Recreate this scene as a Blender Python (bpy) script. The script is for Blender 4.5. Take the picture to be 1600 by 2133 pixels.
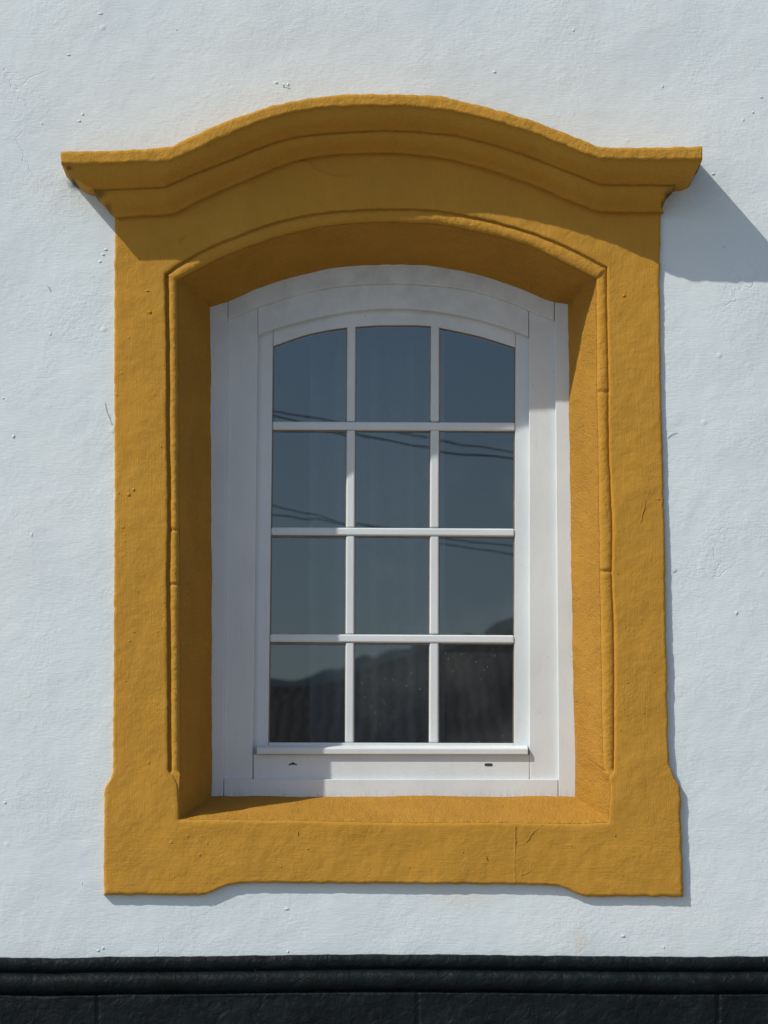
import bpy, bmesh, math, random
import numpy as np
from mathutils import Vector, noise
sc = bpy.context.scene
for o in list(bpy.data.objects): bpy.data.objects.remove(o)
random.seed(7)
R = math.radians
# ------------------------------------------------------------ camera
FP, PITCH, CY, CZ = 6708.0, R(7.5), -8.0, 1.6
cam = bpy.data.cameras.new('camera'); camo = bpy.data.objects.new('camera', cam)
sc.collection.objects.link(camo); sc.camera = camo
cam.sensor_fit = 'VERTICAL'; cam.sensor_height = 24; cam.lens = 24*FP/2133
camo.location = (0, CY, CZ); camo.rotation_euler = (math.pi/2+PITCH, 0, 0)
cam.dof.use_dof = True; cam.dof.focus_distance = 8.2; cam.dof.aperture_fstop = 5.5
cam.clip_start = .05; cam.clip_end = 3000
# ------------------------------------------------------------ sky, sun, exposure
TX, TZ = 1.50, 1.76                       # how far a shadow runs right and down per metre of projection
elev = math.atan2(TZ, math.hypot(TX, 1)); azi = math.atan2(-TX, -1)      # azimuth from +Y towards +X
w = bpy.data.worlds.new('World'); sc.world = w; w.use_nodes = True
nt = w.node_tree; bg = nt.nodes['Background']
sky = nt.nodes.new('ShaderNodeTexSky'); sky.sky_type = 'NISHITA'; sky.sun_disc = False
sky.sun_elevation = elev; sky.sun_rotation = azi % (2*math.pi)
sky.air_density = 1.0; sky.dust_density = 1.0; sky.ozone_density = 2.0
nt.links.new(sky.outputs[0], bg.inputs[0]); bg.inputs[1].default_value = .116
sun = bpy.data.lights.new('sun', 'SUN'); suno = bpy.data.objects.new('sun', sun); sc.collection.objects.link(suno)
sun.energy = 3.7; sun.angle = R(.5); sun.color = (1, .965, .91)
suno.rotation_euler = Vector((TX, 1, -TZ)).to_track_quat('-Z', 'Y').to_euler()
suno.location = (-6, -4, 9)
sc.view_settings.view_transform = 'Standard'; sc.view_settings.look = 'None'
sc.view_settings.exposure = 0.04; sc.view_settings.gamma = 1
sc.render.resolution_x = 768; sc.render.resolution_y = 1024
# ------------------------------------------------------------ helpers
def W(px, py, y=0.0):
    """point of the plane at depth y that the photograph shows at this pixel"""
    a = (px-800)/FP; b = (1066.5-py)/FP
    d = Vector((a, math.cos(PITCH)-b*math.sin(PITCH), math.sin(PITCH)+b*math.cos(PITCH)))
    t = (y-CY)/d.y
    return Vector((d.x*t, y, CZ+d.z*t))
def link(name, me, mat, parent=None):
    o = bpy.data.objects.new(name, me); sc.collection.objects.link(o)
    if mat: me.materials.append(mat)
    if parent: o.parent = parent
    return o
def tag(o, label=None, cat=None, group=None, kind=None):
    if label: o['label'] = label
    if cat: o['category'] = cat
    if group: o['group'] = group
    if kind: o['kind'] = kind
    return o
def empty(name, loc):
    o = bpy.data.objects.new(name, None); sc.collection.objects.link(o); o.location = loc
    return o
def from_bm(name, bm, mat, parent=None, smooth=True, bevel=0, seg=2, recalc=True):
    if recalc: bmesh.ops.recalc_face_normals(bm, faces=bm.faces)
    me = bpy.data.meshes.new(name); bm.to_mesh(me); bm.free()
    o = link(name, me, mat, parent)
    if parent is not None and parent.type == 'EMPTY': o.matrix_parent_inverse = parent.matrix_basis.inverted()
    elif parent is not None and parent.parent is not None:
        pass
    if smooth:
        for p in me.polygons: p.use_smooth = True
    if bevel:
        m = o.modifiers.new('bevel', 'BEVEL'); m.width = bevel; m.segments = seg; m.limit_method = 'ANGLE'; m.angle_limit = R(35)
        m.harden_normals = True
    return o
def grid_bm(rows, bm=None, closed=False):
    """rows[i][j] -> Vector; quads between"""
    bm = bm or bmesh.new()
    vs = [[bm.verts.new(p) for p in r] for r in rows]
    n = len(vs)
    for i in range(n if closed else n-1):
        a, b = vs[i], vs[(i+1) % n]
        for j in range(len(a)-1):
            try: bm.faces.new((a[j], a[j+1], b[j+1], b[j]))
            except ValueError: pass
    return bm
def interp(xs, pts, axis=0):
    """smooth monotone interpolation (pchip) of 2-D points along an axis; returns arrays of the other coordinate"""
    P = sorted(pts, key=lambda p: p[axis]); x = np.array([p[axis] for p in P], float); y = np.array([p[1-axis] for p in P], float)
    h = np.diff(x); d = np.diff(y)/h; m = np.zeros(len(x))
    for i in range(1, len(x)-1):
        if d[i-1]*d[i] > 0:
            w1 = 2*h[i]+h[i-1]; w2 = h[i]+2*h[i-1]; m[i] = (w1+w2)/(w1/d[i-1]+w2/d[i])
    m[0] = d[0]; m[-1] = d[-1]
    xs = np.clip(np.array(xs, float), x[0], x[-1]); k = np.clip(np.searchsorted(x, xs)-1, 0, len(h)-1)
    t = (xs-x[k])/h[k]
    return ((2*t**3-3*t**2+1)*y[k]+(t**3-2*t**2+t)*h[k]*m[k]+(-2*t**3+3*t**2)*y[k+1]+(t**3-t**2)*h[k]*m[k+1])
def nz(x, y, z=0, s=1.0): return noise.noise(Vector((x*s, y*s, z*s)))
def slab(bm, poly, d0, d1):
    """prism from a pixel outline: front at depth d0, back at d1"""
    f = [bm.verts.new(W(x, y, d0)) for x, y in poly]
    b = [bm.verts.new((v.co.x, d1, v.co.z)) for v in f]
    n = len(f); bm.faces.new(f); bm.faces.new(b[::-1])
    for i in range(n): bm.faces.new((f[i], b[i], b[(i+1) % n], f[(i+1) % n]))
def box(bm, x0, x1, y0, y1, z0, z1):
    v = [bm.verts.new((x, y, z)) for z in (z0, z1) for y in (y0, y1) for x in (x0, x1)]
    for f in ((0, 1, 3, 2), (4, 6, 7, 5), (0, 4, 5, 1), (2, 3, 7, 6), (0, 2, 6, 4), (1, 5, 7, 3)): bm.faces.new([v[i] for i in f])
def ridge(bm, pts, wd=.0018, ht=.0011):
    """hairline lip of paint along a crack; pts are world points, the wall faces -y"""
    L = []
    for i, p in enumerate(pts):
        a = pts[max(0, i-1)]; b = pts[min(len(pts)-1, i+1)]; t = (b-a).normalized()
        nrm = Vector((0, -1, 0)); s = t.cross(nrm).normalized(); k = .25+.75*math.sin(math.pi*(i+.5)/len(pts))
        j = random.uniform(.7, 1.3)
        L.append((p-s*wd*j, p+nrm*ht*k*j, p+s*wd*j*.6))
    vs = [[bm.verts.new(q) for q in r] for r in L]
    for a, b in zip(vs, vs[1:]):
        for j in (0, 1): bm.faces.new((a[j], a[j+1], b[j+1], b[j]))
def crack(bm, pix, d, step=3, amp=1.6, **k):
    out = []
    for (x0, y0), (x1, y1) in zip(pix, pix[1:]):
        n = max(1, int(math.hypot(x1-x0, y1-y0)/step))
        for i in range(n):
            t = i/n; x = x0+(x1-x0)*t; y = y0+(y1-y0)*t
            out.append(W(x+amp*nz(x, y, 3, .15), y+amp*nz(x, y, 9, .15), d))
    out.append(W(*pix[-1], d)); ridge(bm, out, **k)
def lump(bm, px, py, d, r, h):
    c = W(px, py, d); n = 8; ang = random.random()*6; e = random.uniform(.6, 1.5)
    rings = []
    for k, hh in ((1, 0), (.75, .55), (.4, .9)):
        rings.append([bm.verts.new(c+Vector((math.cos(ang+i*math.tau/n)*r*k*e*random.uniform(.8, 1.2), -h*hh, math.sin(ang+i*math.tau/n)*r*k/e*random.uniform(.8, 1.2)))) for i in range(n)])
    t = bm.verts.new(c+Vector((0, -h, 0)))
    for a, b in zip(rings, rings[1:]):
        for i in range(n): bm.faces.new((a[i], a[(i+1) % n], b[(i+1) % n], b[i]))
    for i in range(n): bm.faces.new((rings[-1][i], rings[-1][(i+1) % n], t))
# ------------------------------------------------------------ materials
class NT:
    def __init__(s, name):
        s.m = bpy.data.materials.new(name); s.m.use_nodes = True; s.t = s.m.node_tree; s.b = s.t.nodes['Principled BSDF']
        g = s.t.nodes.new('ShaderNodeNewGeometry'); s.pos = g.outputs['Position']
    def n(s, kind, **k):
        x = s.t.nodes.new(kind)
        for a, b in k.items():
            if a in ('operation', 'data_type', 'blend_type', 'feature', 'distance', 'noise_dimensions', 'interpolation_type'):
                setattr(x, a, b)
        return x
    def L(s, a, b): s.t.links.new(a, b)
    def scale(s, v):
        m = s.n('ShaderNodeMapping'); m.inputs['Scale'].default_value = v; s.L(s.pos, m.inputs[0]); return m.outputs[0]
    def noise(s, sc_, det=4, rough=.55, vec=None, dist=0):
        x = s.n('ShaderNodeTexNoise'); x.inputs['Scale'].default_value = sc_; x.inputs['Detail'].default_value = det
        x.inputs['Roughness'].default_value = rough; x.inputs['Distortion'].default_value = dist
        s.L(vec or s.pos, x.inputs['Vector']); return x.outputs['Fac']
    def ramp(s, v, a, b, c=0.0, d=1.0):
        x = s.n('ShaderNodeMapRange'); x.inputs[1].default_value = a; x.inputs[2].default_value = b
        x.inputs[3].default_value = c; x.inputs[4].default_value = d; s.L(v, x.inputs[0]); return x.outputs[0]
    def math(s, op, a, b=None):
        x = s.n('ShaderNodeMath', operation=op)
        for i, v in enumerate((a, b)):
            if v is None: continue
            if isinstance(v, (int, float)): x.inputs[i].default_value = v
            else: s.L(v, x.inputs[i])
        return x.outputs[0]
    def mix(s, f, a, b):
        x = s.n('ShaderNodeMix', data_type='RGBA')
        if isinstance(f, (int, float)): x.inputs[0].default_value = f
        else: s.L(f, x.inputs[0])
        for i, v in ((6, a), (7, b)):
            if isinstance(v, tuple): x.inputs[i].default_value = (*v, 1)
            else: s.L(v, x.inputs[i])
        return x.outputs[2]
    def bump(s, h, dist, strength=1.0, prev=None):
        x = s.n('ShaderNodeBump'); x.inputs['Distance'].default_value = dist; x.inputs['Strength'].default_value = strength
        s.L(h, x.inputs['Height'])
        if prev: s.L(prev, x.inputs['Normal'])
        return x.outputs[0]
    def spot(s, c, rx, rz, soft=.5, ry=None):
        """1 near point c, ragged edge"""
        v = s.n('ShaderNodeVectorMath', operation='SUBTRACT'); s.L(s.pos, v.inputs[0]); v.inputs[1].default_value = c
        m = s.n('ShaderNodeVectorMath', operation='MULTIPLY'); s.L(v.outputs[0], m.inputs[0]); m.inputs[1].default_value = (1/rx, 1/(ry or 1), 1/rz)
        l = s.n('ShaderNodeVectorMath', operation='LENGTH'); s.L(m.outputs[0], l.inputs[0])
        e = s.math('ADD', l.outputs['Value'], s.math('MULTIPLY', s.math('SUBTRACT', s.noise(45, 5, .7), .5), 2.2))
        return s.ramp(e, 1-soft, 1+soft, 1, 0)
def set_in(b, **k):
    for a, v in k.items(): b.inputs[a.replace('_', ' ')].default_value = v

def plaster():
    n = NT('white_limewash')
    patch = n.noise(1.6, 3, .5); fine = n.noise(9, 5, .6)
    c = n.mix(n.ramp(patch, .35, .65), (.622, .680, .675), (.672, .712, .690))
    c = n.mix(n.ramp(fine, .3, .75, 0, .35), c, (.57, .63, .645))
    c = n.mix(n.math('MULTIPLY', n.spot(tuple(W(965, 1875)), .07, .022, .6), .30), c, (.62, .54, .42))
    c = n.mix(n.math('MULTIPLY', n.spot(tuple(W(1212, 1965)), .018, .03, .6), .35), c, (.60, .50, .36))
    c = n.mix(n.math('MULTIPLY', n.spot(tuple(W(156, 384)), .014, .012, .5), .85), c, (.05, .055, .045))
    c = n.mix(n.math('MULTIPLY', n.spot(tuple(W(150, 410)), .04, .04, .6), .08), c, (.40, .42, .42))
    # sparse dark pits
    v = n.n('ShaderNodeTexVoronoi', feature='F1'); v.inputs['Scale'].default_value = 9; n.L(n.pos, v.inputs['Vector'])
    pit = n.math('MULTIPLY', n.ramp(v.outputs['Distance'], .016, .026, 1, 0), n.ramp(n.noise(3.1, 2), .58, .64))
    c = n.mix(n.math('MULTIPLY', pit, .75), c, (.17, .19, .19))
    n.L(c, n.b.inputs['Base Color']); set_in(n.b, Roughness=.82, Specular_IOR_Level=.25)
    b1 = n.bump(n.noise(3.2, 2, .5), .009, .8)
    b2 = n.bump(n.noise(14, 3, .5, dist=.4), .0013, 1, b1)
    rough = n.ramp(n.noise(5.5, 4, .6, dist=.5), .42, .66)
    g = n.math('MULTIPLY', n.noise(95, 6, .62), n.math('ADD', n.math('MULTIPLY', rough, .85), .30))
    b3 = n.bump(g, .0014, 1, b2)
    # trowelled brush marks and isolated blebs
    st = n.noise(1, 3, .6, n.scale((40, 40, 210)))
    b4 = n.bump(st, .0009, .8, b3)
    v2 = n.n('ShaderNodeTexVoronoi', feature='F1'); v2.inputs['Scale'].default_value = 17; n.L(n.pos, v2.inputs['Vector'])
    bl = n.math('MULTIPLY', n.ramp(v2.outputs['Distance'], .05, .15, 1, 0), n.ramp(n.noise(6.1, 3), .55, .62))
    b5 = n.bump(bl, .0010, 1, b4)
    v3 = n.n('ShaderNodeTexVoronoi', feature='DISTANCE_TO_EDGE'); v3.inputs['Scale'].default_value = 2.3
    vv = n.n('ShaderNodeVectorMath', operation='ADD'); n.L(n.pos, vv.inputs[0])
    nn = n.n('ShaderNodeTexNoise'); nn.inputs['Scale'].default_value = 7; nn.inputs['Detail'].default_value = 6; n.L(n.pos, nn.inputs['Vector'])
    sv = n.n('ShaderNodeVectorMath', operation='SCALE'); n.L(nn.outputs['Color'], sv.inputs[0]); sv.inputs['Scale'].default_value = .32
    n.L(sv.outputs[0], vv.inputs[1]); n.L(vv.outputs[0], v3.inputs['Vector'])
    cr = n.math('MULTIPLY', n.ramp(v3.outputs['Distance'], .0, .007, 1, 0), n.ramp(n.noise(2.7, 2), .58, .68))
    b6 = n.bump(cr, -.0010, .7, b5)
    n.L(b6, n.b.inputs['Normal']); return n.m

def ochre(name, mode):
    n = NT(name)
    patch = n.noise(5, 5, .6); f2 = n.noise(38, 4, .6)
    c = n.mix(n.ramp(patch, .35, .68), (.440, .226, .036), (.488, .249, .038))
    c = n.mix(n.ramp(f2, .35, .8, 0, .30), c, (.43, .20, .016))
    grime = n.math('MULTIPLY', n.ramp(n.noise(7, 6, .7), .58, .72), .2)
    c = n.mix(grime, c, (.34, .20, .03))
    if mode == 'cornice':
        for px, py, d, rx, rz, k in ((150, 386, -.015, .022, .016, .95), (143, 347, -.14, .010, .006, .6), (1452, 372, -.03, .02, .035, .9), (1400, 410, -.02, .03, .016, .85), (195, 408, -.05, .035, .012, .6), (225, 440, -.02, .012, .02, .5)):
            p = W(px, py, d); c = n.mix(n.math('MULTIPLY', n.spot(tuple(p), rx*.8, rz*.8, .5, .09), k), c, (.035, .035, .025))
    # weather streaks and thinner, paler coats
    wst = n.math('MULTIPLY', n.ramp(n.noise(1, 4, .65, n.scale((26, 26, 2.2))), .52, .75), n.ramp(n.noise(2.6, 3), .45, .6))
    c = n.mix(n.math('MULTIPLY', wst, .35), c, (.36, .185, .03))
    c = n.mix(n.math('MULTIPLY', n.ramp(n.noise(3.4, 6, .65, dist=1), .56, .66), .22), c, (.56, .30, .055))
    v = n.n('ShaderNodeTexVoronoi', feature='F1'); v.inputs['Scale'].default_value = 13; n.L(n.pos, v.inputs['Vector'])
    pit = n.math('MULTIPLY', n.ramp(v.outputs['Distance'], .02, .035, 1, 0), n.ramp(n.noise(4.1, 2), .60, .65))
    c = n.mix(n.math('MULTIPLY', pit, .5), c, (.16, .09, .03))
    n.L(c, n.b.inputs['Base Color']); set_in(n.b, Roughness=.8, Specular_IOR_Level=.07)
    b = n.bump(n.noise(9, 3, .5), .007, .8)
    b = n.bump(n.noise(42, 4, .55, dist=.4), .0019, .9, b)
    if mode == 'face':
        sp = n.n('ShaderNodeSeparateXYZ'); n.L(n.pos, sp.inputs[0])
        low = n.ramp(sp.outputs['Z'], W(800, 1735).z, W(800, 1690).z, 1, 0)
        h = n.noise(1, 4, .65, n.scale((22, 22, 330))); vtl = n.noise(1, 4, .65, n.scale((330, 60, 20)))
        st = n.math('ADD', n.math('MULTIPLY', h, low), n.math('MULTIPLY', vtl, n.math('SUBTRACT', 1, low)))
        b = n.bump(st, .0010, .9, b)
        g = n.math('MULTIPLY', n.noise(170, 5, .6), n.ramp(n.noise(8, 3), .4, .65, .25, 1))
        b = n.bump(g, .0016, .9, b)
    elif mode == 'rough':
        r = n.ramp(n.noise(7, 4, .6), .32, .55, .3, 1)
        b = n.bump(n.noise(240, 2, .8), .0042, 1, b)
        b = n.bump(n.math('MULTIPLY', n.noise(150, 3, .7), r), .0050, 1, b)
        v2 = n.n('ShaderNodeTexVoronoi', feature='F1'); v2.inputs['Scale'].default_value = 70; n.L(n.pos, v2.inputs['Vector'])
        pt = n.math('MULTIPLY', n.ramp(v2.outputs['Distance'], .12, .35, 1, 0), n.ramp(n.noise(12, 4, .6), .5, .6))
        b = n.bump(pt, -.0018, .8, b)
    else:
        b = n.bump(n.noise(85, 6, .62, dist=.3), .0034, 1, b)
    v3 = n.n('ShaderNodeTexVoronoi', feature='F1'); v3.inputs['Scale'].default_value = 24; n.L(n.pos, v3.inputs['Vector'])
    bl = n.math('MULTIPLY', n.ramp(v3.outputs['Distance'], .04, .13, 1, 0), n.ramp(n.noise(5.3, 3), .58, .64))
    b = n.bump(bl, .0012, 1, b)
    n.L(b, n.b.inputs['Normal']); return n.m

def white_paint(name, col=(.655, .688, .680), dirt=.6):
    n = NT(name)
    a = n.noise(1, 5, .7, n.scale((60, 60, 9))); sm = n.noise(4.5, 4, .6); sp = n.noise(210, 3, .6)
    c = n.mix(n.ramp(sm, .35, .7, 0, dirt), col, tuple(x*.84 for x in col))
    c = n.mix(n.ramp(a, .55, .8, 0, dirt*.6), c, (.50, .49, .46))
    c = n.mix(n.ramp(sp, .60, .72, 0, dirt*.5), c, (.46, .47, .47))
    v = n.n('ShaderNodeTexVoronoi', feature='F1'); v.inputs['Scale'].default_value = 26; n.L(n.pos, v.inputs['Vector'])
    pit = n.math('MULTIPLY', n.ramp(v.outputs['Distance'], .03, .055, 1, 0), n.ramp(n.noise(9, 2), .55, .6))
    c = n.mix(n.math('MULTIPLY', pit, .7), c, (.15, .15, .14))
    # settled grime along the head of the window
    sx = n.n('ShaderNodeSeparateXYZ'); n.L(n.pos, sx.inputs[0])
    top = n.ramp(sx.outputs['Z'], W(800, 760, .25).z, W(800, 570, .25).z)
    g = n.math('MULTIPLY', top, n.ramp(n.noise(16, 6, .7), .42, .68, 0, .55))
    c = n.mix(g, c, (.40, .40, .375))
    foot = n.math('SUBTRACT', 1, n.ramp(sx.outputs['Z'], W(800, 1657, .24).z, W(800, 1640, .24).z))
    stn = n.math('MULTIPLY', foot, n.ramp(n.noise(1, 5, .7, n.scale((160, 160, 12))), .45, .7, 0, .35))
    c = n.mix(stn, c, (.30, .28, .25))
    n.L(c, n.b.inputs['Base Color']); set_in(n.b, Roughness=.5, Specular_IOR_Level=.35)
    b = n.bump(n.noise(1, 4, .6, n.scale((420, 420, 40))), .0004, .6)
    b = n.bump(n.noise(160, 4, .6), .0006, .6, b)
    n.L(b, n.b.inputs['Normal']); return n.m

def simple(name, col, rough=.7, bscale=60, bdist=.003, var=.25):
    n = NT(name); c = n.mix(n.ramp(n.noise(bscale*.1, 5, .6), .3, .7), tuple(x*(1-var) for x in col), tuple(min(1, x*(1+var)) for x in col))
    n.L(c, n.b.inputs['Base Color']); set_in(n.b, Roughness=rough)
    if bdist: n.L(n.bump(n.noise(bscale, 5, .6), bdist), n.b.inputs['Normal'])
    return n.m

def plinth_mat():
    n = NT('black_gloss_paint')
    c = n.mix(n.ramp(n.noise(12, 5, .6), .3, .7), (.0020, .0040, .0042), (.0052, .0092, .0098))
    c = n.mix(n.ramp(n.noise(60, 5, .7), .62, .75, 0, .5), c, (.06, .06, .058))
    v = n.n('ShaderNodeTexVoronoi', feature='F1'); v.inputs['Scale'].default_value = 11; n.L(n.pos, v.inputs['Vector'])
    pit = n.math('MULTIPLY', n.ramp(v.outputs['Distance'], .012, .025, 1, 0), n.ramp(n.noise(4.1, 2), .54, .6))
    c = n.mix(pit, c, (.35, .35, .33))
    n.L(c, n.b.inputs['Base Color']); set_in(n.b, Roughness=.55, Specular_IOR_Level=.17)
    b = n.bump(n.noise(8, 3), .010, .8)
    vr = n.n('ShaderNodeTexNoise'); vr.inputs['Scale'].default_value = 38; vr.inputs['Detail'].default_value = 5; vr.inputs['Distortion'].default_value = 1.2
    n.L(n.pos, vr.inputs['Vector'])
    b = n.bump(vr.outputs['Fac'], .0040, .9, b); b = n.bump(n.noise(130, 4, .6), .0014, .8, b)
    n.L(b, n.b.inputs['Normal']); return n.m

def glass_mat():
    m = bpy.data.materials.new('window_glass'); m.use_nodes = True; t = m.node_tree; t.nodes.clear()
    N = t.nodes.new; Lk = t.links.new
    out = N('ShaderNodeOutputMaterial'); g = N('ShaderNodeBsdfGlossy'); g.inputs['Roughness'].default_value = .004
    g.inputs['Color'].default_value = (.79, .86, .90, 1)
    tr = N('ShaderNodeBsdfTransparent'); tr.inputs[0].default_value = (.74, .78, .78, 1)
    geo = N('ShaderNodeNewGeometry')
    no = N('ShaderNodeTexNoise'); no.inputs['Scale'].default_value = 5; no.inputs['Detail'].default_value = 2; Lk(geo.outputs['Position'], no.inputs['Vector'])
    bp = N('ShaderNodeBump'); bp.inputs['Distance'].default_value = .00022; bp.inputs['Strength'].default_value = .5; Lk(no.outputs['Fac'], bp.inputs['Height'])
    Lk(bp.outputs[0], g.inputs['Normal'])
    fr = N('ShaderNodeFresnel'); fr.inputs['IOR'].default_value = 2.25
    mx = N('ShaderNodeMixShader'); Lk(fr.outputs[0], mx.inputs[0]); Lk(tr.outputs[0], mx.inputs[1]); Lk(g.outputs[0], mx.inputs[2])
    # dust and dried specks
    di = N('ShaderNodeBsdfDiffuse'); di.inputs[0].default_value = (.55, .60, .56, 1)
    v = N('ShaderNodeTexVoronoi'); v.inputs['Scale'].default_value = 60; Lk(geo.outputs['Position'], v.inputs['Vector'])
    r = N('ShaderNodeMapRange'); r.inputs[1].default_value = .05; r.inputs[2].default_value = .10; r.inputs[3].default_value = 1; r.inputs[4].default_value = 0; Lk(v.outputs['Distance'], r.inputs[0])
    n2 = N('ShaderNodeTexNoise'); n2.inputs['Scale'].default_value = 5; n2.inputs['Detail'].default_value = 4; Lk(geo.outputs['Position'], n2.inputs['Vector'])
    c = W(1000, 1490, .28)
    vs = N('ShaderNodeVectorMath'); vs.operation = 'DISTANCE'; Lk(geo.outputs['Position'], vs.inputs[0]); vs.inputs[1].default_value = c
    r3 = N('ShaderNodeMapRange'); r3.inputs[1].default_value = .10; r3.inputs[2].default_value = .55; r3.inputs[3].default_value = .19; r3.inputs[4].default_value = -.05; Lk(vs.outputs['Value'], r3.inputs[0])
    ad = N('ShaderNodeMath'); ad.operation = 'ADD'; Lk(n2.outputs['Fac'], ad.inputs[0]); Lk(r3.outputs[0], ad.inputs[1])
    r2 = N('ShaderNodeMapRange'); r2.inputs[1].default_value = .60; r2.inputs[2].default_value = .66; Lk(ad.outputs[0], r2.inputs[0])
    ml = N('ShaderNodeMath'); ml.operation = 'MULTIPLY'; Lk(r.outputs[0], ml.inputs[0]); Lk(r2.outputs[0], ml.inputs[1])
    ms = N('ShaderNodeMath'); ms.operation = 'MULTIPLY'; Lk(ml.outputs[0], ms.inputs[0]); ms.inputs[1].default_value = .3
    r4 = N('ShaderNodeMapRange'); r4.inputs[1].default_value = .55; r4.inputs[2].default_value = .85; r4.inputs[3].default_value = .004; r4.inputs[4].default_value = .055; Lk(ad.outputs[0], r4.inputs[0])
    a2 = N('ShaderNodeMath'); a2.operation = 'ADD'; Lk(ms.outputs[0], a2.inputs[0]); Lk(r4.outputs[0], a2.inputs[1])
    mx2 = N('ShaderNodeMixShader'); Lk(a2.outputs[0], mx2.inputs[0]); Lk(mx.outputs[0], mx2.inputs[1]); Lk(di.outputs[0], mx2.inputs[2])
    Lk(mx2.outputs[0], out.inputs[0]); return m

M_wall = plaster(); M_face = ochre('ochre_brushed_paint', 'face'); M_rough = ochre('ochre_rough_paint', 'rough')
M_corn = ochre('ochre_cornice_paint', 'cornice'); M_white = white_paint('white_window_paint')
M_sash = white_paint('white_sash_paint', (.65, .683, .675), .55); M_plinth = plinth_mat(); M_glass = glass_mat()
M_seal = simple('putty_seal', (.21, .165, .105), .7, 200, .0005)
M_dark = simple('dark_slot', (.03, .032, .032), .8, 50, 0)
M_int = simple('interior_plaster', (.28, .28, .27), .9, 20, 0)
M_curt = simple('curtain_cloth', (.11, .125, .13), .9, 300, .0004, .1)
M_ground = simple('grey_paving', (.24, .232, .215), .85, 30, .01)
M_tile = None
# ------------------------------------------------------------ ground and the street behind the camera
bm = bmesh.new()
g = 1500; rows = [[Vector((x, y, 0)) for x in (-g, -60, -20, 0, 20, 60, g)] for y in (-g, -120, -60, -20, 0, 30, g)]
grid_bm(rows, bm); tag(from_bm('ground', bm, M_ground, smooth=False), kind='structure')
bm = bmesh.new()           # far wooded hill that shows in the glass, aerial haze mixed into its colour
rows = []
for i in range(50):
    y = -420-i*6; r = []
    for j in range(160):
        x = -180+j*2.3; e = math.exp(-((i-14)/9)**2)
        base = 47+.30*x if x > -14 else 42.8+.05*(x+14)
        z = max(0, base)*e + 3*nz(x, y, 0, .07)*e + 2.2*nz(x, y, 4, .3)*e
        r.append(Vector((x, y, z-1)))
    rows.append(r)
grid_bm(rows, bm); tag(from_bm('hill', bm, simple('hazed_wooded_hill', (.10, .13, .14), .9, .3, .5)), kind='structure')

# ------------------------------------------------------------ the house
house = empty('house', (0, 3, 0))
tag(house, 'white plastered house front with an ochre framed arched window and a black plinth', 'house')
HX, HT = 6.0, 5.4
def hp(name, bm, mat, parent=house, **k):
    o = from_bm(name, bm, mat, None, **k); o.parent = parent
    o.matrix_parent_inverse = parent.matrix_world_i if False else WI(parent)
    return o
def WI(p):
    """inverse of a parent's world matrix (every part mesh is written in world coordinates, the house empty is offset)"""
    from mathutils import Matrix
    return Matrix.Translation(-Vector(house.location)) if p is house else Matrix.Identity(4)
# front wall: dense where seen, hole behind the surround
zt = W(800, 1993).z
xs = np.concatenate([np.linspace(-HX, -1.3, 30), np.linspace(-1.29, 1.29, 431), np.linspace(1.3, HX, 30)])
zs = np.concatenate([np.linspace(0, 1.1, 10), np.linspace(1.11, 4.2, 501), np.linspace(4.21, HT, 20)])
hole = (W(300, 1790), W(1320, 405))
bm = bmesh.new(); vg = {}
for i, x in enumerate(xs):
    for j, z in enumerate(zs):
        d = .0028*nz(x, z, 1, 1.6)+.0014*nz(x, z, 5, 6)+.0005*nz(x, z, 8, 28)+.00025*nz(x, z, 2, 75)
        vg[i, j] = bm.verts.new((x, -d, z))
for i in range(len(xs)-1):
    for j in range(len(zs)-1):
        if hole[0].x < xs[i] and xs[i+1] < hole[1].x and hole[0].z < zs[j] and zs[j+1] < hole[1].z: continue
        bm.faces.new((vg[i, j], vg[i+1, j], vg[i+1, j+1], vg[i, j+1]))
for v in [v for v in bm.verts if not v.link_faces]: bm.verts.remove(v)
# hairline cracks and blebs seen in the plaster
for pts in ([(1390, 912), (1398, 904), (1410, 900)], [(1400, 1190), (1408, 1183)],
            [(215, 835), (222, 860), (230, 880)], [(95, 590), (99, 600)], [(585, 175), (600, 178)]):
    crack(bm, pts, -.003, wd=.0016, ht=.0009)
for k in range(55):
    px, py = random.uniform(0, 1600), random.uniform(0, 1980)
    if 100 < px < 1480 and 180 < py < 1890: 
        if not (px < 215 and py > 440) and not (px > 1440 and py > 450): continue
    p = W(px, py); lump(bm, px, py, -.0005-(.0028*nz(p.x, p.z, 1, 1.6)+.0014*nz(p.x, p.z, 5, 6)), random.uniform(.0015, .005), random.uniform(.0006, .0018))
for px, py in ((172, 238), (165, 252), (590, 178), (600, 176), (575, 172), (1030, 150), (220, 520), (215, 530), (208, 545), (205, 1980), (215, 1975), (600, 1982)):
    p = W(px, py); lump(bm, px, py, -(.0028*nz(p.x, p.z, 1, 1.6)+.0014*nz(p.x, p.z, 5, 6)), .0042, .0020)
wall = hp('wall', bm, M_wall)
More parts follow.
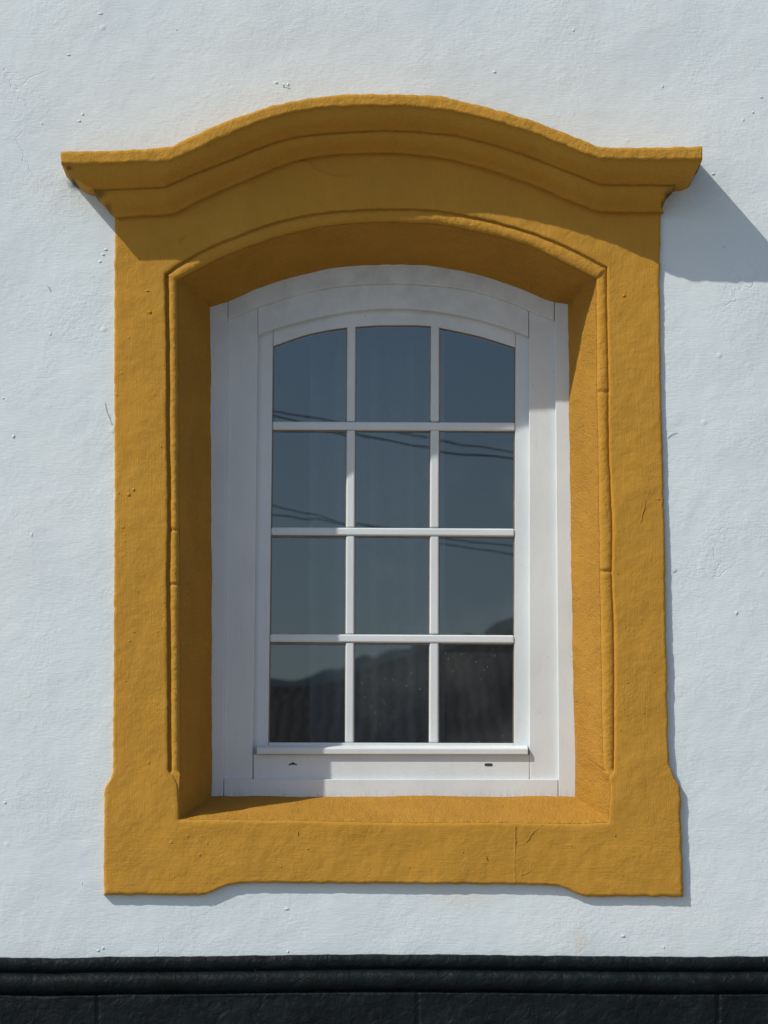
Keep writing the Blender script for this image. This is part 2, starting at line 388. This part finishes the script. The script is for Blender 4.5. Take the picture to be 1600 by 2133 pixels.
# the rest of the shell (keeps the room behind the glass dark)
bm = bmesh.new()
box(bm, -HX, HX, 5.8, 6.0, 0, HT)
box(bm, -HX, -HX+.2, .02, 5.8, 0, HT); box(bm, HX-.2, HX, .02, 5.8, 0, HT)
hp('rear_walls', bm, M_wall, smooth=False)
bm = bmesh.new()
a, b = W(300, 1790, .26), W(1320, 405, .26)
for x0, x1, z0, z1 in ((-2.2, a.x+.09, .6, 4.1), (b.x-.09, 2.2, .6, 4.1), (a.x+.09, b.x-.09, .6, a.z+.12), (a.x+.09, b.x-.09, b.z-.05, 4.1)):
    box(bm, x0, x1, .30, .36, z0, z1)
box(bm, -2.2, 2.2, 3.2, 3.3, .6, 4.1); box(bm, -2.3, -2.2, .3, 3.2, .6, 4.1); box(bm, 2.2, 2.3, .3, 3.2, .6, 4.1)
box(bm, -2.3, 2.3, .3, 3.2, .5, .6); box(bm, -2.3, 2.3, .3, 3.2, 4.1, 4.2)
hp('room', bm, M_int, smooth=False)
def tile_mat(name='clay_roof_tiles', col=(.075, .068, .062)):
    n = NT(name); wv = n.n('ShaderNodeTexWave'); wv.inputs['Scale'].default_value = 1.5; wv.inputs['Distortion'].default_value = 5; wv.inputs['Detail'].default_value = 4; wv.inputs['Detail Scale'].default_value = 2
    n.L(n.pos, wv.inputs['Vector'])
    c = n.mix(n.noise(3, 5, .7), tuple(x*.5 for x in col), tuple(x*1.6 for x in col)); n.L(c, n.b.inputs['Base Color'])
    n.L(n.bump(wv.outputs['Fac'], .016), n.b.inputs['Normal']); set_in(n.b, Roughness=.9); return n.m
M_tile = tile_mat()
bm = bmesh.new()
rows = []
for t in (0, 1): 
    rows.append([Vector((x, -.35 if t == 0 else 3.0, HT-.02 if t == 0 else HT+1.6)) for x in (-HX-.3, HX+.3)])
rows.append([Vector((x, 6.3, HT-.02)) for x in (-HX-.3, HX+.3)])
grid_bm(rows, bm); bmesh.ops.solidify(bm, geom=bm.faces[:], thickness=.12)
hp('roof', bm, M_tile, smooth=False)
# ---- plinth: moulded cap band, then a painted face down to the ground
PT = [(0, 1995), (100, 1997), (250, 1994), (420, 1993), (640, 1990), (800, 1989), (1000, 1990), (1280, 1993), (1450, 1994), (1600, 1993)]
xr = np.linspace(-2600, 4200, 1500)
top = interp(xr, PT)
prof = [(-2, .012), (0, -.020), (2, -.024), (12, -.025), (25, -.024), (28, -.016), (31, -.016), (33, -.026), (38, -.034), (46, -.038), (55, -.038), (63, -.035), (69, -.030), (73, -.022), (76, -.020)]
rows = []
for k, px in enumerate(xr):
    r = []
    for q, (dy, d) in enumerate(prof):
        j = .9*nz(px, dy, 1, .02)+.7*nz(px, q*3, 2, .07)
        if q < 3: j = 1.1*nz(px, 0, 3, .02)+.8*nz(px, 0, 5, .08)
        r.append(W(px, top[k]+dy+j, d+.0022*nz(px, dy, 7, .03)+.001*nz(px, dy*4, 7, .1)))
    rows.append(r)
face = []
for k, px in enumerate(xr):
    jd = .010*max(0, 1-min(abs(px-c) for c in (205, 872, 1495, -460, 2160, 2820))/3.0)
    r = []
    for q in range(40):
        p = W(px, top[k]+76+min(q, 6)*2+max(0, q-6)*6, -.030+jd+.0035*nz(px, q*6, 3, .012)+.0012*nz(px, q*6, 3, .06))
        if q == 0: p.y = -.019
        if q == 1: p.y += .004
        r.append(p)
    r.append(Vector((r[-1].x, -.03, 0.0))); face.append(r)
pl = hp('plinth', grid_bm(face), M_plinth)
hp('cap_moulding', grid_bm(rows), M_plinth, parent=pl)
# ------------------------------------------------------------ window surround (one swept ring, split in parts)
C2 = [(240, 452), (362, 445), (406, 421), (472, 391), (537, 364), (590, 342), (642, 328), (712, 320), (800, 317), (900, 325), (1000, 347), (1100, 380), (1200, 422), (1250, 440), (1382, 441)]
Ot = [(x, y-14) for x, y in C2]; Ot[-1] = (1376, 427)
Ft = [(343, 570), (406, 530), (494, 491), (581, 461), (669, 443), (756, 436), (828, 434), (900, 437), (990, 452), (1070, 472), (1170, 508), (1215, 530), (1265, 556)]
At = [(371, 583), (454, 541), (537, 508), (625, 482), (712, 468), (800, 464), (900, 467), (1000, 485), (1100, 512), (1150, 536), (1242, 582)]
Nt = [(440, 640), (475, 630), (540, 603), (620, 577), (700, 561), (760, 555), (815, 553), (870, 555), (940, 563), (1010, 578), (1080, 602), (1155, 631), (1181, 635)]
Ol = [(217, 1864), (216, 1800), (217, 1737), (218, 1645), (221, 1637), (230, 1622), (235, 1608), (236, 1550), (237, 1400), (239, 1000), (238, 700), (240, 438)]
Fl = [(372, 1705), (371, 1660), (369, 1635), (362, 1618), (352, 1608), (350, 1600), (349, 1400), (347, 1200), (349, 1080), (347, 900), (346, 700), (343, 570)]
Al = [(373, 1706), (373, 1660), (373, 1635), (375, 1612), (376, 1600), (375, 1300), (373, 900), (371, 583)]
Nl = [(443, 1657), (443, 1300), (441, 900), (440, 640)]
Or = [(1376, 427), (1374, 589), (1377, 829), (1380, 920), (1385, 1158), (1387, 1298), (1390, 1450), (1392, 1560), (1395, 1592), (1403, 1618), (1411, 1632), (1418, 1643), (1418, 1700), (1422, 1812), (1423, 1868)]
Fr = [(1265, 556), (1266, 640), (1269, 816), (1270, 943), (1273, 1000), (1277, 1110), (1276, 1200), (1280, 1300), (1281, 1420), (1280, 1590), (1278, 1608), (1270, 1618), (1273, 1640), (1270, 1680), (1269, 1712)]
Ar = [(1242, 582), (1243, 816), (1246, 970), (1248, 1134), (1252, 1369), (1257, 1600), (1264, 1612), (1270, 1640), (1268, 1680), (1267, 1712)]
Nr = [(1181, 635), (1184, 829), (1188, 1158), (1192, 1369), (1197, 1657)]
Ob = [(1423, 1868), (1215, 1867), (1200, 1861), (1185, 1852), (1165, 1846), (1130, 1843), (900, 1841), (520, 1839), (490, 1841), (468, 1846), (448, 1854), (430, 1863), (415, 1865), (217, 1864)]
Ab = [(1267, 1712), (1200, 1715), (1080, 1713), (900, 1713), (600, 1708), (373, 1706)]
Nb = [(1197, 1657), (1000, 1658), (900, 1656), (700, 1658), (443, 1657)]
def by(axis, pts, n, lin=False):
    a0, a1 = pts[0][axis], pts[-1][axis]; t = np.linspace(0, 1, n, endpoint=False); s = a0+(a1-a0)*t
    if lin:
        P = sorted(pts, key=lambda p: p[axis]); o = np.interp(s, [p[axis] for p in P], [p[1-axis] for p in P])
    else: o = interp(s, pts, axis)
    return [(float(q), float(v)) if axis == 0 else (float(v), float(q)) for q, v in zip(s, o)]
NL, NTp, NB = 420, 420, 380
ringO = by(1, Ol, NL, True)+by(0, Ot, NTp)+by(1, Or, NL, True)+by(0, Ob, NB, True)
ringF = by(1, Fl, NL)+by(0, Ft, NTp)+by(1, Fr, NL)+by(0, [(x+(1 if x > 800 else -1), y+2) for x, y in Ab], NB)
ringA = by(1, Al, NL)+by(0, At, NTp)+by(1, Ar, NL)+by(0, Ab, NB)
ringN = by(1, Nl, NL)+by(0, Nt, NTp)+by(1, Nr, NL)+by(0, Nb, NB)
NS = len(ringO)
faceR, beadR, revR = [], [], []
FR = .242
for i in range(NS):
    o, f, a, n_ = ringO[i], ringF[i], ringA[i], ringN[i]
    seg = 0 if i < NL else 1 if i < NL+NTp else 2 if i < 2*NL+NTp else 3
    # ragged hand-plastered edges
    j = lambda q, s, am: (am*nz(q[0], q[1], s, .05)+am*.6*nz(q[0], q[1], s+7, .17))
    jo = (j(o, 1, 1.7), j(o, 20, 1.7)); jf = (j(f, 40, 1.2), j(f, 60, 1.2)); ka = 2.4 if seg == 3 else 1.0; ja = (j(a, 80, ka), j(a, 90, ka))
    if seg == 1: jo = (0, 0)
    o = (o[0]+jo[0], o[1]+jo[1]); f = (f[0]+jf[0], f[1]+jf[1]); a = (a[0]+ja[0], a[1]+ja[1])
    # bead strength: none along the sill and the blocks at the jamb feet
    yb = ringF[i][1]
    act = 0.0 if seg == 3 else 1.0 if seg == 1 else min(1, max(0, (1609-yb)/6.0))
    p = .010+.005*min(1, max(0, (o[1]-450)/1300))
    lf = lambda u, v, t: (u[0]+(v[0]-u[0])*t, u[1]+(v[1]-u[1])*t)
    r = [W(*o, .012), W(*o, -.3*p), W(*lf(o, f, .004), -.8*p), W(*lf(o, f, .014), -p)]
    for k in range(1, 26):
        q = lf(o, f, .014+.97*k/26); r.append(W(*q, -p-.0016*nz(q[0], q[1], 5, .012)-.0007*nz(q[0], q[1], 9, .05)-.0004*nz(q[0], q[1], 9, .13)))
    r += [W(*lf(o, f, .985), -p+.0002), W(*lf(o, f, .995), -p+.0012)]
    r.append(W(*f, -p+.003+.0*act)); faceR.append(r)
    gd = (.010 if seg == 0 else .0055 if seg == 1 else .007)*act; g0 = .21 if seg == 0 else .12 if seg == 1 else .07
    b = [r[-1].copy(), W(*lf(f, a, .03), -p+.004+gd*.9), W(*lf(f, a, g0), -p+.004+gd)]
    for k in range(9):
        th = math.pi*(k/8); s = g0+.02+(.94-g0)*(1-math.cos(th))/2
        q = lf(f, a, s); amp = (.012 if seg == 0 else .009 if seg == 1 else .007)*act*(1+.12*nz(q[0], q[1], 3, .03)+.08*nz(q[0], q[1], 8, .12))
        notch = .0
        for yc, xc in ((1217, 360), (1104, 360), (816, 1255), (1190, 1265)):
            if abs(q[1]-yc) < 4 and abs(q[0]-xc) < 25: notch = .006*(1-abs(q[1]-yc)/4)
        b.append(W(*q, -p+.004+gd-math.sin(th)*amp+notch+.004*act*(k/8)))
    b.append(W(*lf(f, a, .985), -p+.004+.020*act)); b.append(W(*a, -p+.005+.016*act)); beadR.append(b)
    y0 = b[-1].y; rr = [b[-1].copy()]
    for k in range(1, 31):
        t = k/30; q = lf(a if k < 3 else ringA[i], n_, t); d = y0+(FR-y0)*t
        bulge = .0025*nz(q[0], q[1], 2, .012)+.0010*nz(q[0], q[1], 6, .06)
        P = W(q[0]+(.8*nz(q[0], q[1], 11, .06) if k == 30 else 0), q[1], d)
        if seg in (0, 2): P.x += bulge
        else: P.z += bulge
        rr.append(P)
    rr.append(rr[-1]+Vector((0, .03, 0))); revR.append(rr)
bm = grid_bm(faceR, closed=True)
PF = lambda y: -(.010+.005*min(1, max(0, (y-450)/1300)))
crack(bm, [(588, 346), (612, 335), (640, 338), (655, 352), (690, 366), (735, 367)], PF(0)-.001, amp=2.5, wd=.0028, ht=.0024)
crack(bm, [(1072, 1718), (1073, 1760), (1071, 1800), (1073, 1838)], PF(1780)-.0008, wd=.0030, ht=.0018)
crack(bm, [(1130, 1718), (1108, 1735), (1096, 1755)], PF(1750)-.0006, amp=3)
crack(bm, [(1108, 1790), (1106, 1812), (1085, 1824), (1095, 1800)], PF(1800)-.0006, amp=3)
crack(bm, [(1345, 1040), (1338, 1070), (1332, 1095)], PF(1060)-.0006)
crack(bm, [(619, 1728), (620, 1740)], PF(1730)-.001)
crack(bm, [(374, 500), (384, 492)], PF(500)-.0008)
crack(bm, [(1010, 1780), (1014, 1790)], PF(1790)-.0012, ht=.003)
for k in range(45):
    s = random.random()
    if s < .3: q = (random.uniform(245, 342), random.uniform(580, 1600))
    elif s < .6: q = (random.uniform(1285, 1375), random.uniform(600, 1600))
    else: q = (random.uniform(225, 1410), random.uniform(1725, 1830))
    lump(bm, *q, PF(q[1]), random.uniform(.0012, .0035), random.uniform(.0008, .0020))
for q in ((307, 606), (312, 650), (268, 1030), (278, 1020), (1300, 616)): lump(bm, *q, PF(q[1]), .0045, .0022)
surround = hp('window_surround', bm, M_face)
tag(surround, 'ochre painted moulded surround of the arched window')
hp('bead', grid_bm(beadR, closed=True), M_corn, parent=surround)
bm = grid_bm(revR, closed=True)
hp('reveal', bm, M_rough, parent=surround)
# ---- cornice
T_ = [(126, 317), (200, 315), (280, 312), (357, 306), (406, 281), (472, 253), (564, 222), (620, 209), (669, 202), (747, 196), (830, 197), (900, 199), (975, 214), (1080, 242), (1150, 267), (1200, 287), (1248, 307), (1300, 308), (1463, 306)]
B_ = [(128, 342), (275, 339), (354, 335), (406, 312), (472, 282), (564, 246), (625, 231), (712, 222), (800, 220), (900, 226), (985, 240), (1070, 263), (1150, 292), (1220, 320), (1250, 331), (1350, 333), (1463, 332)]
C1 = [(196, 394), (341, 388), (406, 360), (472, 334), (564, 298), (625, 282), (712, 274), (800, 270), (925, 277), (1010, 295), (1100, 323), (1170, 350), (1250, 382), (1330, 383), (1405, 383)]
kinks = {'T': (357, 1248), 'B': (354, 1250), 'C1': (341, 1250), 'C2': (362, 1250)}
def curve(pts, kk):
    e0, e1 = pts[0][0], pts[-1][0]; xa = list(np.linspace(e0, kk[0], 70, endpoint=False))+list(np.linspace(kk[0], kk[1], 300, endpoint=False))+list(np.linspace(kk[1], e1, 71))
    segs = [[p for p in pts if p[0] <= kk[0]], [p for p in pts if kk[0] <= p[0] <= kk[1]], [p for p in pts if p[0] >= kk[1]]]
    out = []
    for x in xa:
        s = 0 if x < kk[0] else 1 if x < kk[1] else 2
        out.append((x, float(interp([x], segs[s])[0])))
    return out
kT, kB, k1, k2 = curve(T_, kinks['T']), curve(B_, kinks['B']), curve(C1, kinks['C1']), curve(C2, kinks['C2'])
# soften the two kinks a little
def soft(c):
    a = np.array(c); b = a.copy()
    for _ in range(3): b[1:-1] = (b[:-2]+2*b[1:-1]+b[2:])/4
    return [tuple(q) for q in b]
kT, kB, k1, k2 = map(soft, (kT, kB, k1, k2))
P0 = .150
prof = [('T', 'T', 0, -.006, .98), ('T', 'T', 0, 0, 1.0)]
rows = []
NSt = len(kT)
for i in range(NSt):
    t, b, c, e = kT[i], kB[i], k1[i], k2[i]
    q0 = 300.0*i/NSt
    pr = .90 if i < 60 else .90+.10*min(1, (i-60)/120)+.075*min(1, max(0, (i-250)/110))            # the left end stands out a little less
    P = P0*pr
    def mixp(u, v, f):
        ex = 0
        if f not in (0, 1) and (i < 3 or i > 437):
            k = math.sin(math.pi*f**1.5)
            if v is c: ex = (-5 if i < 3 else 15)*k; return (u[0]+(v[0]-u[0])*f+ex, u[1]+(v[1]-u[1])*f+4*k)
            if v is e and i > 437: ex = -10*math.sin(math.pi*f)
        return (u[0]+(v[0]-u[0])*f+ex, u[1]+(v[1]-u[1])*f)
    left, right = i < 70, i > 370
    L = []
    def jit(q, s, am=1.4): return (q[0]+am*nz(q[0], q[1], s, .04)*.4, q[1]+am*nz(q[0], q[1], s, .045)+am*.6*nz(q[0], q[1], s+5, .16))
    tj, bj = jit(t, 1, 1.8), jit(b, 30, 2.2)
    L.append((tj, P-.004)); L.append((mixp(tj, bj, .06), P)); 
    for f in (.25, .5, .75, .94): L.append((mixp(tj, bj, f), P-.0015*nz(t[0], f*30, 3, .05)))
    L.append((bj, P-.0025))
    # cyma from fascia to first fillet; the mitred ends bow outwards in the picture
    for f, d in ((.03, .945), (.12, .925), (.3, .885), (.5, .83), (.68, .75), (.84, .66), (.95, .60)):
        L.append((jit(mixp(b, c, f), 50, .7), P*d))
    L.append((jit(c, 60, 1.0), P*.575)); L.append((jit((c[0], c[1]+1.5), 60, 1.0), P*.50)); L.append((jit((c[0], c[1]+3.5), 60, 1.0), P*.50))
    c3 = (c[0], c[1]+5.5)
    for f, d in ((.0, .52), (.12, .50), (.3, .46), (.5, .39), (.68, .31), (.84, .235), (.95, .20)):
        L.append((jit(mixp(c3, e, f), 70, .7), P*d))
    L.append((jit(e, 90, 1.2), P*.185)); L.append((jit((e[0], e[1]+2.5), 90, 1.2), .009)); L.append(((e[0], e[1]+4), .002))
    pts = [W(q[0], q[1], -d) for q, d in L]
    back = [Vector((pts[0].x, .012, pts[0].z+.004)), Vector((pts[0].x, -P*.5, pts[0].z+.004)), Vector((pts[0].x, -P+.010, pts[0].z+.002))]
    rows.append(back+pts)
def ret(row, n=14):
    """return: the end profile runs straight back into the wall"""
    out = []
    for k in range(n, 0, -1):
        t = k/n
        out.append([Vector((p.x+.0010*nz(p.z*60, t*9, 4), p.y*(1-t)+.012*t, p.z+.0015*nz(p.x*60, p.z*40, t*6))) for p in row])
    return out
rl = ret(rows[0]); rr = ret(rows[-1])[::-1]
hp('cornice', grid_bm(rl+rows+rr), M_corn, parent=surround)
# ------------------------------------------------------------ window joinery
DA, DB, DC, DM, DG = .236, .248, .268, .266, .280
def xl(x0, x1, y): return x0+(x1-x0)*(y-650)/(1640-650)      # lines that lean a little
def arc(pts, x0, x1, n=48):
    X = np.linspace(x0, x1, n); return [(float(x), float(y)) for x, y in zip(X, interp(X, pts))]
Aarc = [(474, 666), (537, 640), (650, 606), (720, 595), (800, 590), (850, 591), (953, 600), (1056, 627), (1101, 646), (1155, 668)]
Barc = [(537, 697), (600, 676), (675, 658), (740, 647), (810, 642), (850, 643), (919, 650), (987, 663), (1056, 683), (1101, 701)]
Garc = [(570, 720), (650, 694), (722, 682), (745, 680), (800, 677), (860, 677), (898, 679), (919, 683), (987, 697), (1073, 723)]
def jo(poly_list, d0, d1, name, mat, parent, bev=.0022, seg=3):
    bm = bmesh.new()
    for p in poly_list: slab(bm, p, d0, d1)
    o = hp(name, bm, mat, parent=parent, bevel=bev, seg=seg); return o
# outer cover frame is the window part itself: two stiles, arched head and bottom piece, butted with hairline joints
outer = []
outer.append([(425, 615), (474.9, 615), (xl(474.7, 465.7, 1000), 1000), (465.2, 1670), (425, 1670)])
outer.append([(1155.6, 615), (1200, 615), (1212, 1670), (1163.8, 1670)])
outer.append([(475.2, 666)]+arc(Aarc, 478, 1152)+[(1154.8, 667.5), (1154.8, 600)]+[(x, y-22) for x, y in arc(Nt, 1150, 480)]+[(475.2, 610)])
outer.append([(466.4, 1623.2), (1162.6, 1623.2), (1162.6, 1670), (466.4, 1670)])
window = jo(outer, DA, .30, 'window', M_white, house)
tag(window, 'white wooden arched window with twelve glass panes')
for L_ in ([(464, 640), (539, 640), (xl(537, 527, 1000), 1000), (525.6, 1560), (525.6, 1635), (455, 1635), (464, 1000)],
           [(1102.2, 630), (1165, 640), (1170, 1635), (1104, 1635), (1102.6, 1560)]):
    if L_[0][0] < 600: L_ = [(464, 640), (537.1, 625), (537.1, 697), (xl(537, 527, 1100), 1100), (526.6, 1570), (526.4, 1635), (455, 1635)]
    jo([L_], DB, .30, 'frame_stile', M_white, window)
jo([[(537.6, 697)]+arc(Barc, 541, 1097)+[(1101, 701), (1101, 630)]+[(x, y-12) for x, y in arc(Aarc, 1100, 539)]+[(537.6, 620)]], DB, .30, 'arched_head', M_white, window)
jo([[(527.8, 1571), (1103, 1571), (1103, 1635), (527.8, 1635)]], DB, .30, 'bottom_rail', M_white, window)
# sash: stiles, arched rail, bottom rail as one frame
gl = lambda y: 570-10*(y-720)/(1546-720)
gr = lambda y: 1073-3*(y-723)/(1546-723)
sash = jo([
    [(525, 690), (568.6, 690), (gl(1000)-1, 1000), (gl(1546)-1, 1545.5), (gl(1546)-1, 1580), (515, 1580)],
    [(gr(700)+1, 690), (1112, 690), (1112, 1580), (gr(1546)+1, 1580), (gr(1546)+1, 1545.5)],
    [(569.4, 721)]+arc(Garc, 571, 1072)+[(1073.4, 723), (1073.4, 680)]+[(x, y-14) for x, y in arc(Barc, 1070, 560)]+[(569.4, 680)],
    [(gl(1546)-.4, 1546.5), (gr(1546)+.4, 1548), (gr(1546)+.4, 1580), (gl(1546)-.4, 1580)]], DC, .305, 'sash', M_sash, window)
vb = [((723, 741), (719, 737)), ((897.5, 915.5), (894, 913.5))]
hb = [(877.5, 895, 880, 897), (1098, 1114.5, 1101, 1117), (1320.5, 1337, 1323, 1340)]
def vx(k, s, y): a = vb[k][0][s]; b = vb[k][1][s]; return a+(b-a)*(y-690)/(1546-690)
edges = [(676, None)]
ytops = [672, 895.6, 1115.2, 1338]; ybots = [878.4, 1099.2, 1321.5, 1547.5]
for k in (0, 1):
    jo([[(vx(k, 0, a), a), (vx(k, 1, a), a), (vx(k, 1, b), b), (vx(k, 0, b), b)] for a, b in zip(ytops, ybots)], DM+.0015, .29, 'glazing_bar', M_sash, window, bev=.0045, seg=2)
for a, b, c_, d_ in hb:
    jo([[(gl(a)-.5, a), (gr(a)+.5, c_), (gr(a)+.5, d_), (gl(a)-.5, b)]], DM-.0012, .29, 'glazing_bar', M_sash, window, bev=.0045, seg=2)
# putty seals round each pane
bm = bmesh.new()
for r_ in range(4):
    for c_ in range(3):
        y0 = [None, 896, 1116, 1339][r_]; y1 = [878.5, 1100, 1322.5, 1547][r_]
        L0 = (lambda y: gl(y)) if c_ == 0 else (lambda y, k=c_-1: vx(k, 1, y))
        R0 = (lambda y: gr(y)) if c_ == 2 else (lambda y, k=c_: vx(k, 0, y))
        wd = 1.6
        if r_ == 0:
            A = [(x, y) for x, y in arc(Garc, L0(690), R0(690), 20)]; 
            slab(bm, A+[(x, y+2.2) for x, y in A[::-1]], .273, .283); y0 = A[0][1]; y0r = A[-1][1]
        else:
            slab(bm, [(L0(y0), y0), (R0(y0), y0+1.5), (R0(y0), y0+4.2), (L0(y0), y0+2.7)], .273, .283); y0r = y0
        slab(bm, [(L0(y0)-.3, y0), (L0(y0)+wd, y0), (L0(y1)+wd, y1), (L0(y1)-.3, y1)], .2735, .283)
        slab(bm, [(R0(y0r)-wd, y0r), (R0(y0r)+.3, y0r), (R0(y1)+.3, y1), (R0(y1)-wd, y1)], .2735, .283)
hp('glazing_seal', bm, M_seal, parent=window, smooth=False)
# the panes, each set very slightly out of true
bm = bmesh.new()
rr_ = random.Random(3)
for r_ in range(4):
    for c_ in range(3):
        x0 = (555, 730, 905)[c_]; x1 = (732, 907, 1085)[c_]; y0 = (668, 886, 1107, 1330)[r_]; y1 = (888, 1108, 1331, 1556)[r_]
        P = [W(x, y, DG) for x, y in ((x0, y0), (x1, y0), (x1, y1), (x0, y1))]
        ta, tb = rr_.uniform(-.0006, .0006), rr_.uniform(-.0008, .0008); c = sum(P, Vector())/4
        for p in P: p.y = DG+(p.x-c.x)*ta+(p.z-c.z)*tb
        rowsp = [[P[3].lerp(P[2], u/8).lerp(P[0].lerp(P[1], u/8), v/8) for u in range(9)] for v in range(9)]
        grid_bm(rowsp, bm)
hp('glass_panes', bm, M_glass, parent=window)
# weather bar below the sash
bm = bmesh.new()
p0, p1 = W(535, 1571, .236), W(1099.5, 1571.5, .236)
sec = [(.272, .0245), (.262, .0235), (.246, .0195), (.238, .0165), (.236, .013), (.2365, .001), (.240, 0), (.272, 0)]
rows = [[Vector((p.x, y, p.z+h)) for y, h in sec] for p in (p0, p1)]
grid_bm(rows, bm); bmesh.ops.holes_fill(bm, edges=bm.edges[:])
hp('drip_bar', bm, M_sash, parent=window, smooth=False, bevel=.001)
def slot(cx, cy, cap):
    bm = bmesh.new(); n = 8; pts = []
    for s in (1, -1):
        for k in range(n+1):
            th = -math.pi/2+math.pi*k/n if s == 1 else math.pi/2+math.pi*k/n
            pts.append((cx+s*5.5+3.0*math.cos(th), cy+3.0*math.sin(th)))
    if cap: pts = [(cx-8.5, cy+3), (cx-8, cy-.5), (cx-4, cy-2), (cx-1, cy-4), (cx+2, cy-4), (cx+4, cy-2), (cx+8, cy-.5), (cx+8.5, cy+2.5), (cx+5, cy+1), (cx-5, cy+1)]
    slab(bm, pts, DB-.0006, DB+.001)
    hp('drain_slot', bm, M_dark, parent=window, smooth=False)
slot(610, 1592, True); slot(1018, 1593, False)
# ------------------------------------------------------------ curtains inside
def curtain(x0, x1, y, label, ph):
    bm = bmesh.new(); a, b = W(x0, 600, y), W(x1, 600, y); rows = []
    for k in range(260):
        t = k/259; x = a.x+(b.x-a.x)*t
        yy = y+.022*math.sin(x*52+ph+3*nz(x, 0, ph, 3))+.012*math.sin(x*23+ph*2)
        rows.append([Vector((x+.004*nz(x, z, 2, 3), yy*(1)+.01*nz(x, z, 1, 2), z)) for z in np.linspace(1.25, 3.6, 12)])
    grid_bm(rows, bm); o = from_bm('curtain', bm, M_curt); tag(o, label, 'curtain')
curtain(646, 925, .46, 'thin grey curtain hanging behind the left and middle columns of panes', 0)
# ------------------------------------------------------------ what the glass mirrors: roofs and cables across the street
def opposite(name, cx, cy, wid, dep, ze, zr, label, hip=True):
    h = empty(name, (cx, cy, 0)); tag(h, label, 'house')
    bm = bmesh.new(); box(bm, -wid/2, wid/2, -dep/2, dep/2, 0, ze)
    o = from_bm('wall', bm, M_wall, None, smooth=False); o.parent = h
    bm = bmesh.new(); e = .5; inset = dep/2 if hip else 0
    v = [bm.verts.new(p) for p in ((-wid/2-e, -dep/2-e, ze), (wid/2+e, -dep/2-e, ze), (wid/2+e, dep/2+e, ze), (-wid/2-e, dep/2+e, ze), (-wid/2+inset, 0, zr), (wid/2-inset, 0, zr))]
    for f in ((0, 1, 5, 4), (2, 3, 4, 5), (1, 2, 5), (3, 0, 4), (3, 2, 1, 0)): bm.faces.new([v[i] for i in f])
    r = from_bm('roof', bm, M_tile, None, smooth=False); r.parent = h
    bm = bmesh.new(); box(bm, wid/3-.4, wid/3+.4, -2.4, -1.6, zr-2.6, zr+.1); c = from_bm('chimney', bm, M_wall, None, smooth=False); c.parent = r
    for k in range(3):
        bm = bmesh.new(); x = (-wid/4, 0, wid/4)[k]; box(bm, x-.5, x+.5, dep/2-.02, dep/2+.04, 1.0, 2.3)
        wn = from_bm('window', bm, M_dark, None, smooth=False); wn.parent = h
    return h
opposite('house', 11.8, -59, 38, 37.8, 3.4, 10.6, 'long low house with a dark hipped roof mirrored in the lower right panes')
opposite('house', -10.2, -56, 20, 14, 2.8, 6.6, 'low house with a dark roof mirrored in the lower left pane', False)
M_wire = simple('black_cable', (.02, .02, .02), .6, 50, 0)
YW = -10.0
def mirror_z(px, py, yw):
    """height and x at the plane y=yw of the thing that the glass shows at this pixel"""
    a = (px-800)/FP; b = (1066.5-py)/FP; dy = math.cos(PITCH)-b*math.sin(PITCH)
    t = (DG-CY+DG-yw)/dy; return a*t, CZ+(math.sin(PITCH)+b*math.cos(PITCH))*t
def cable(p1, p2, p3, rad):
    q = [mirror_z(*p, YW) for p in (p1, p2, p3)]
    k, b, c = np.polyfit([v[0] for v in q], [v[1] for v in q], 2); k = max(k, .012)
    (x1, z1), (x3, z3) = q[0], q[2]
    bm = bmesh.new(); s = (z3-z1)/(x3-x1); rows = []; k = min(k, .09)
    for j in range(90):
        x = -6+j*13/89; z = z1+s*(x-x1)+k*(x-x1)*(x-x3)
        rows.append([Vector((x, YW+rad*.62*math.cos(t*math.tau/6), z+rad*.62*math.sin(t*math.tau/6))) for t in range(7)])
    grid_bm(rows, bm); o = from_bm('cable', bm, M_wire); ends.append((rows[0][0].z, rows[-1][0].z)); print('cable k', k)
    return o
ends = []
defs = [((560, 862), (740, 907), (1070, 957), .0085, 'thick sagging cable mirrored just below the other one in the second right pane'),
        ((560, 853), (840, 896), (1070, 942), .0070, 'cable mirrored steeper and higher in the second right pane'),
        ((567, 1050), (720, 1088), (1056, 1149), .0052, 'thin cable mirrored uppermost at the left edge of the second left pane'),
        ((567, 1068), (720, 1088), (1070, 1135), .0055, 'thin cable mirrored lowermost at the left edge of the second left pane')]
for i, (a, b, c, rad, lab) in enumerate(defs):
    tag(cable(a, b, c, rad), lab, 'cable', 'overhead cables mirrored in the glass')
def pole(x, h, lab):
    e = empty('utility_pole', (x, YW, 0)); tag(e, lab, 'utility pole')
    bm = bmesh.new(); bmesh.ops.create_cone(bm, cap_ends=True, segments=20, radius1=.15, radius2=.10, depth=h)
    for v in bm.verts: v.co.z += h/2
    o = from_bm('post', bm, simple('weathered_wood', (.18, .15, .12), .9, 40, .004), None, smooth=True); o.parent = e
    bm = bmesh.new(); box(bm, -.05, .05, -.8, .8, h-.5, h-.38); o = from_bm('crossarm', bm, o.data.materials[0], None, smooth=False); o.parent = e
pole(-6, max(e[0] for e in ends)+.3, 'wooden utility pole at the upper ends of the cables')
pole(7, max(e[1] for e in ends)+.3, 'wooden utility pole at the right ends of the cables')
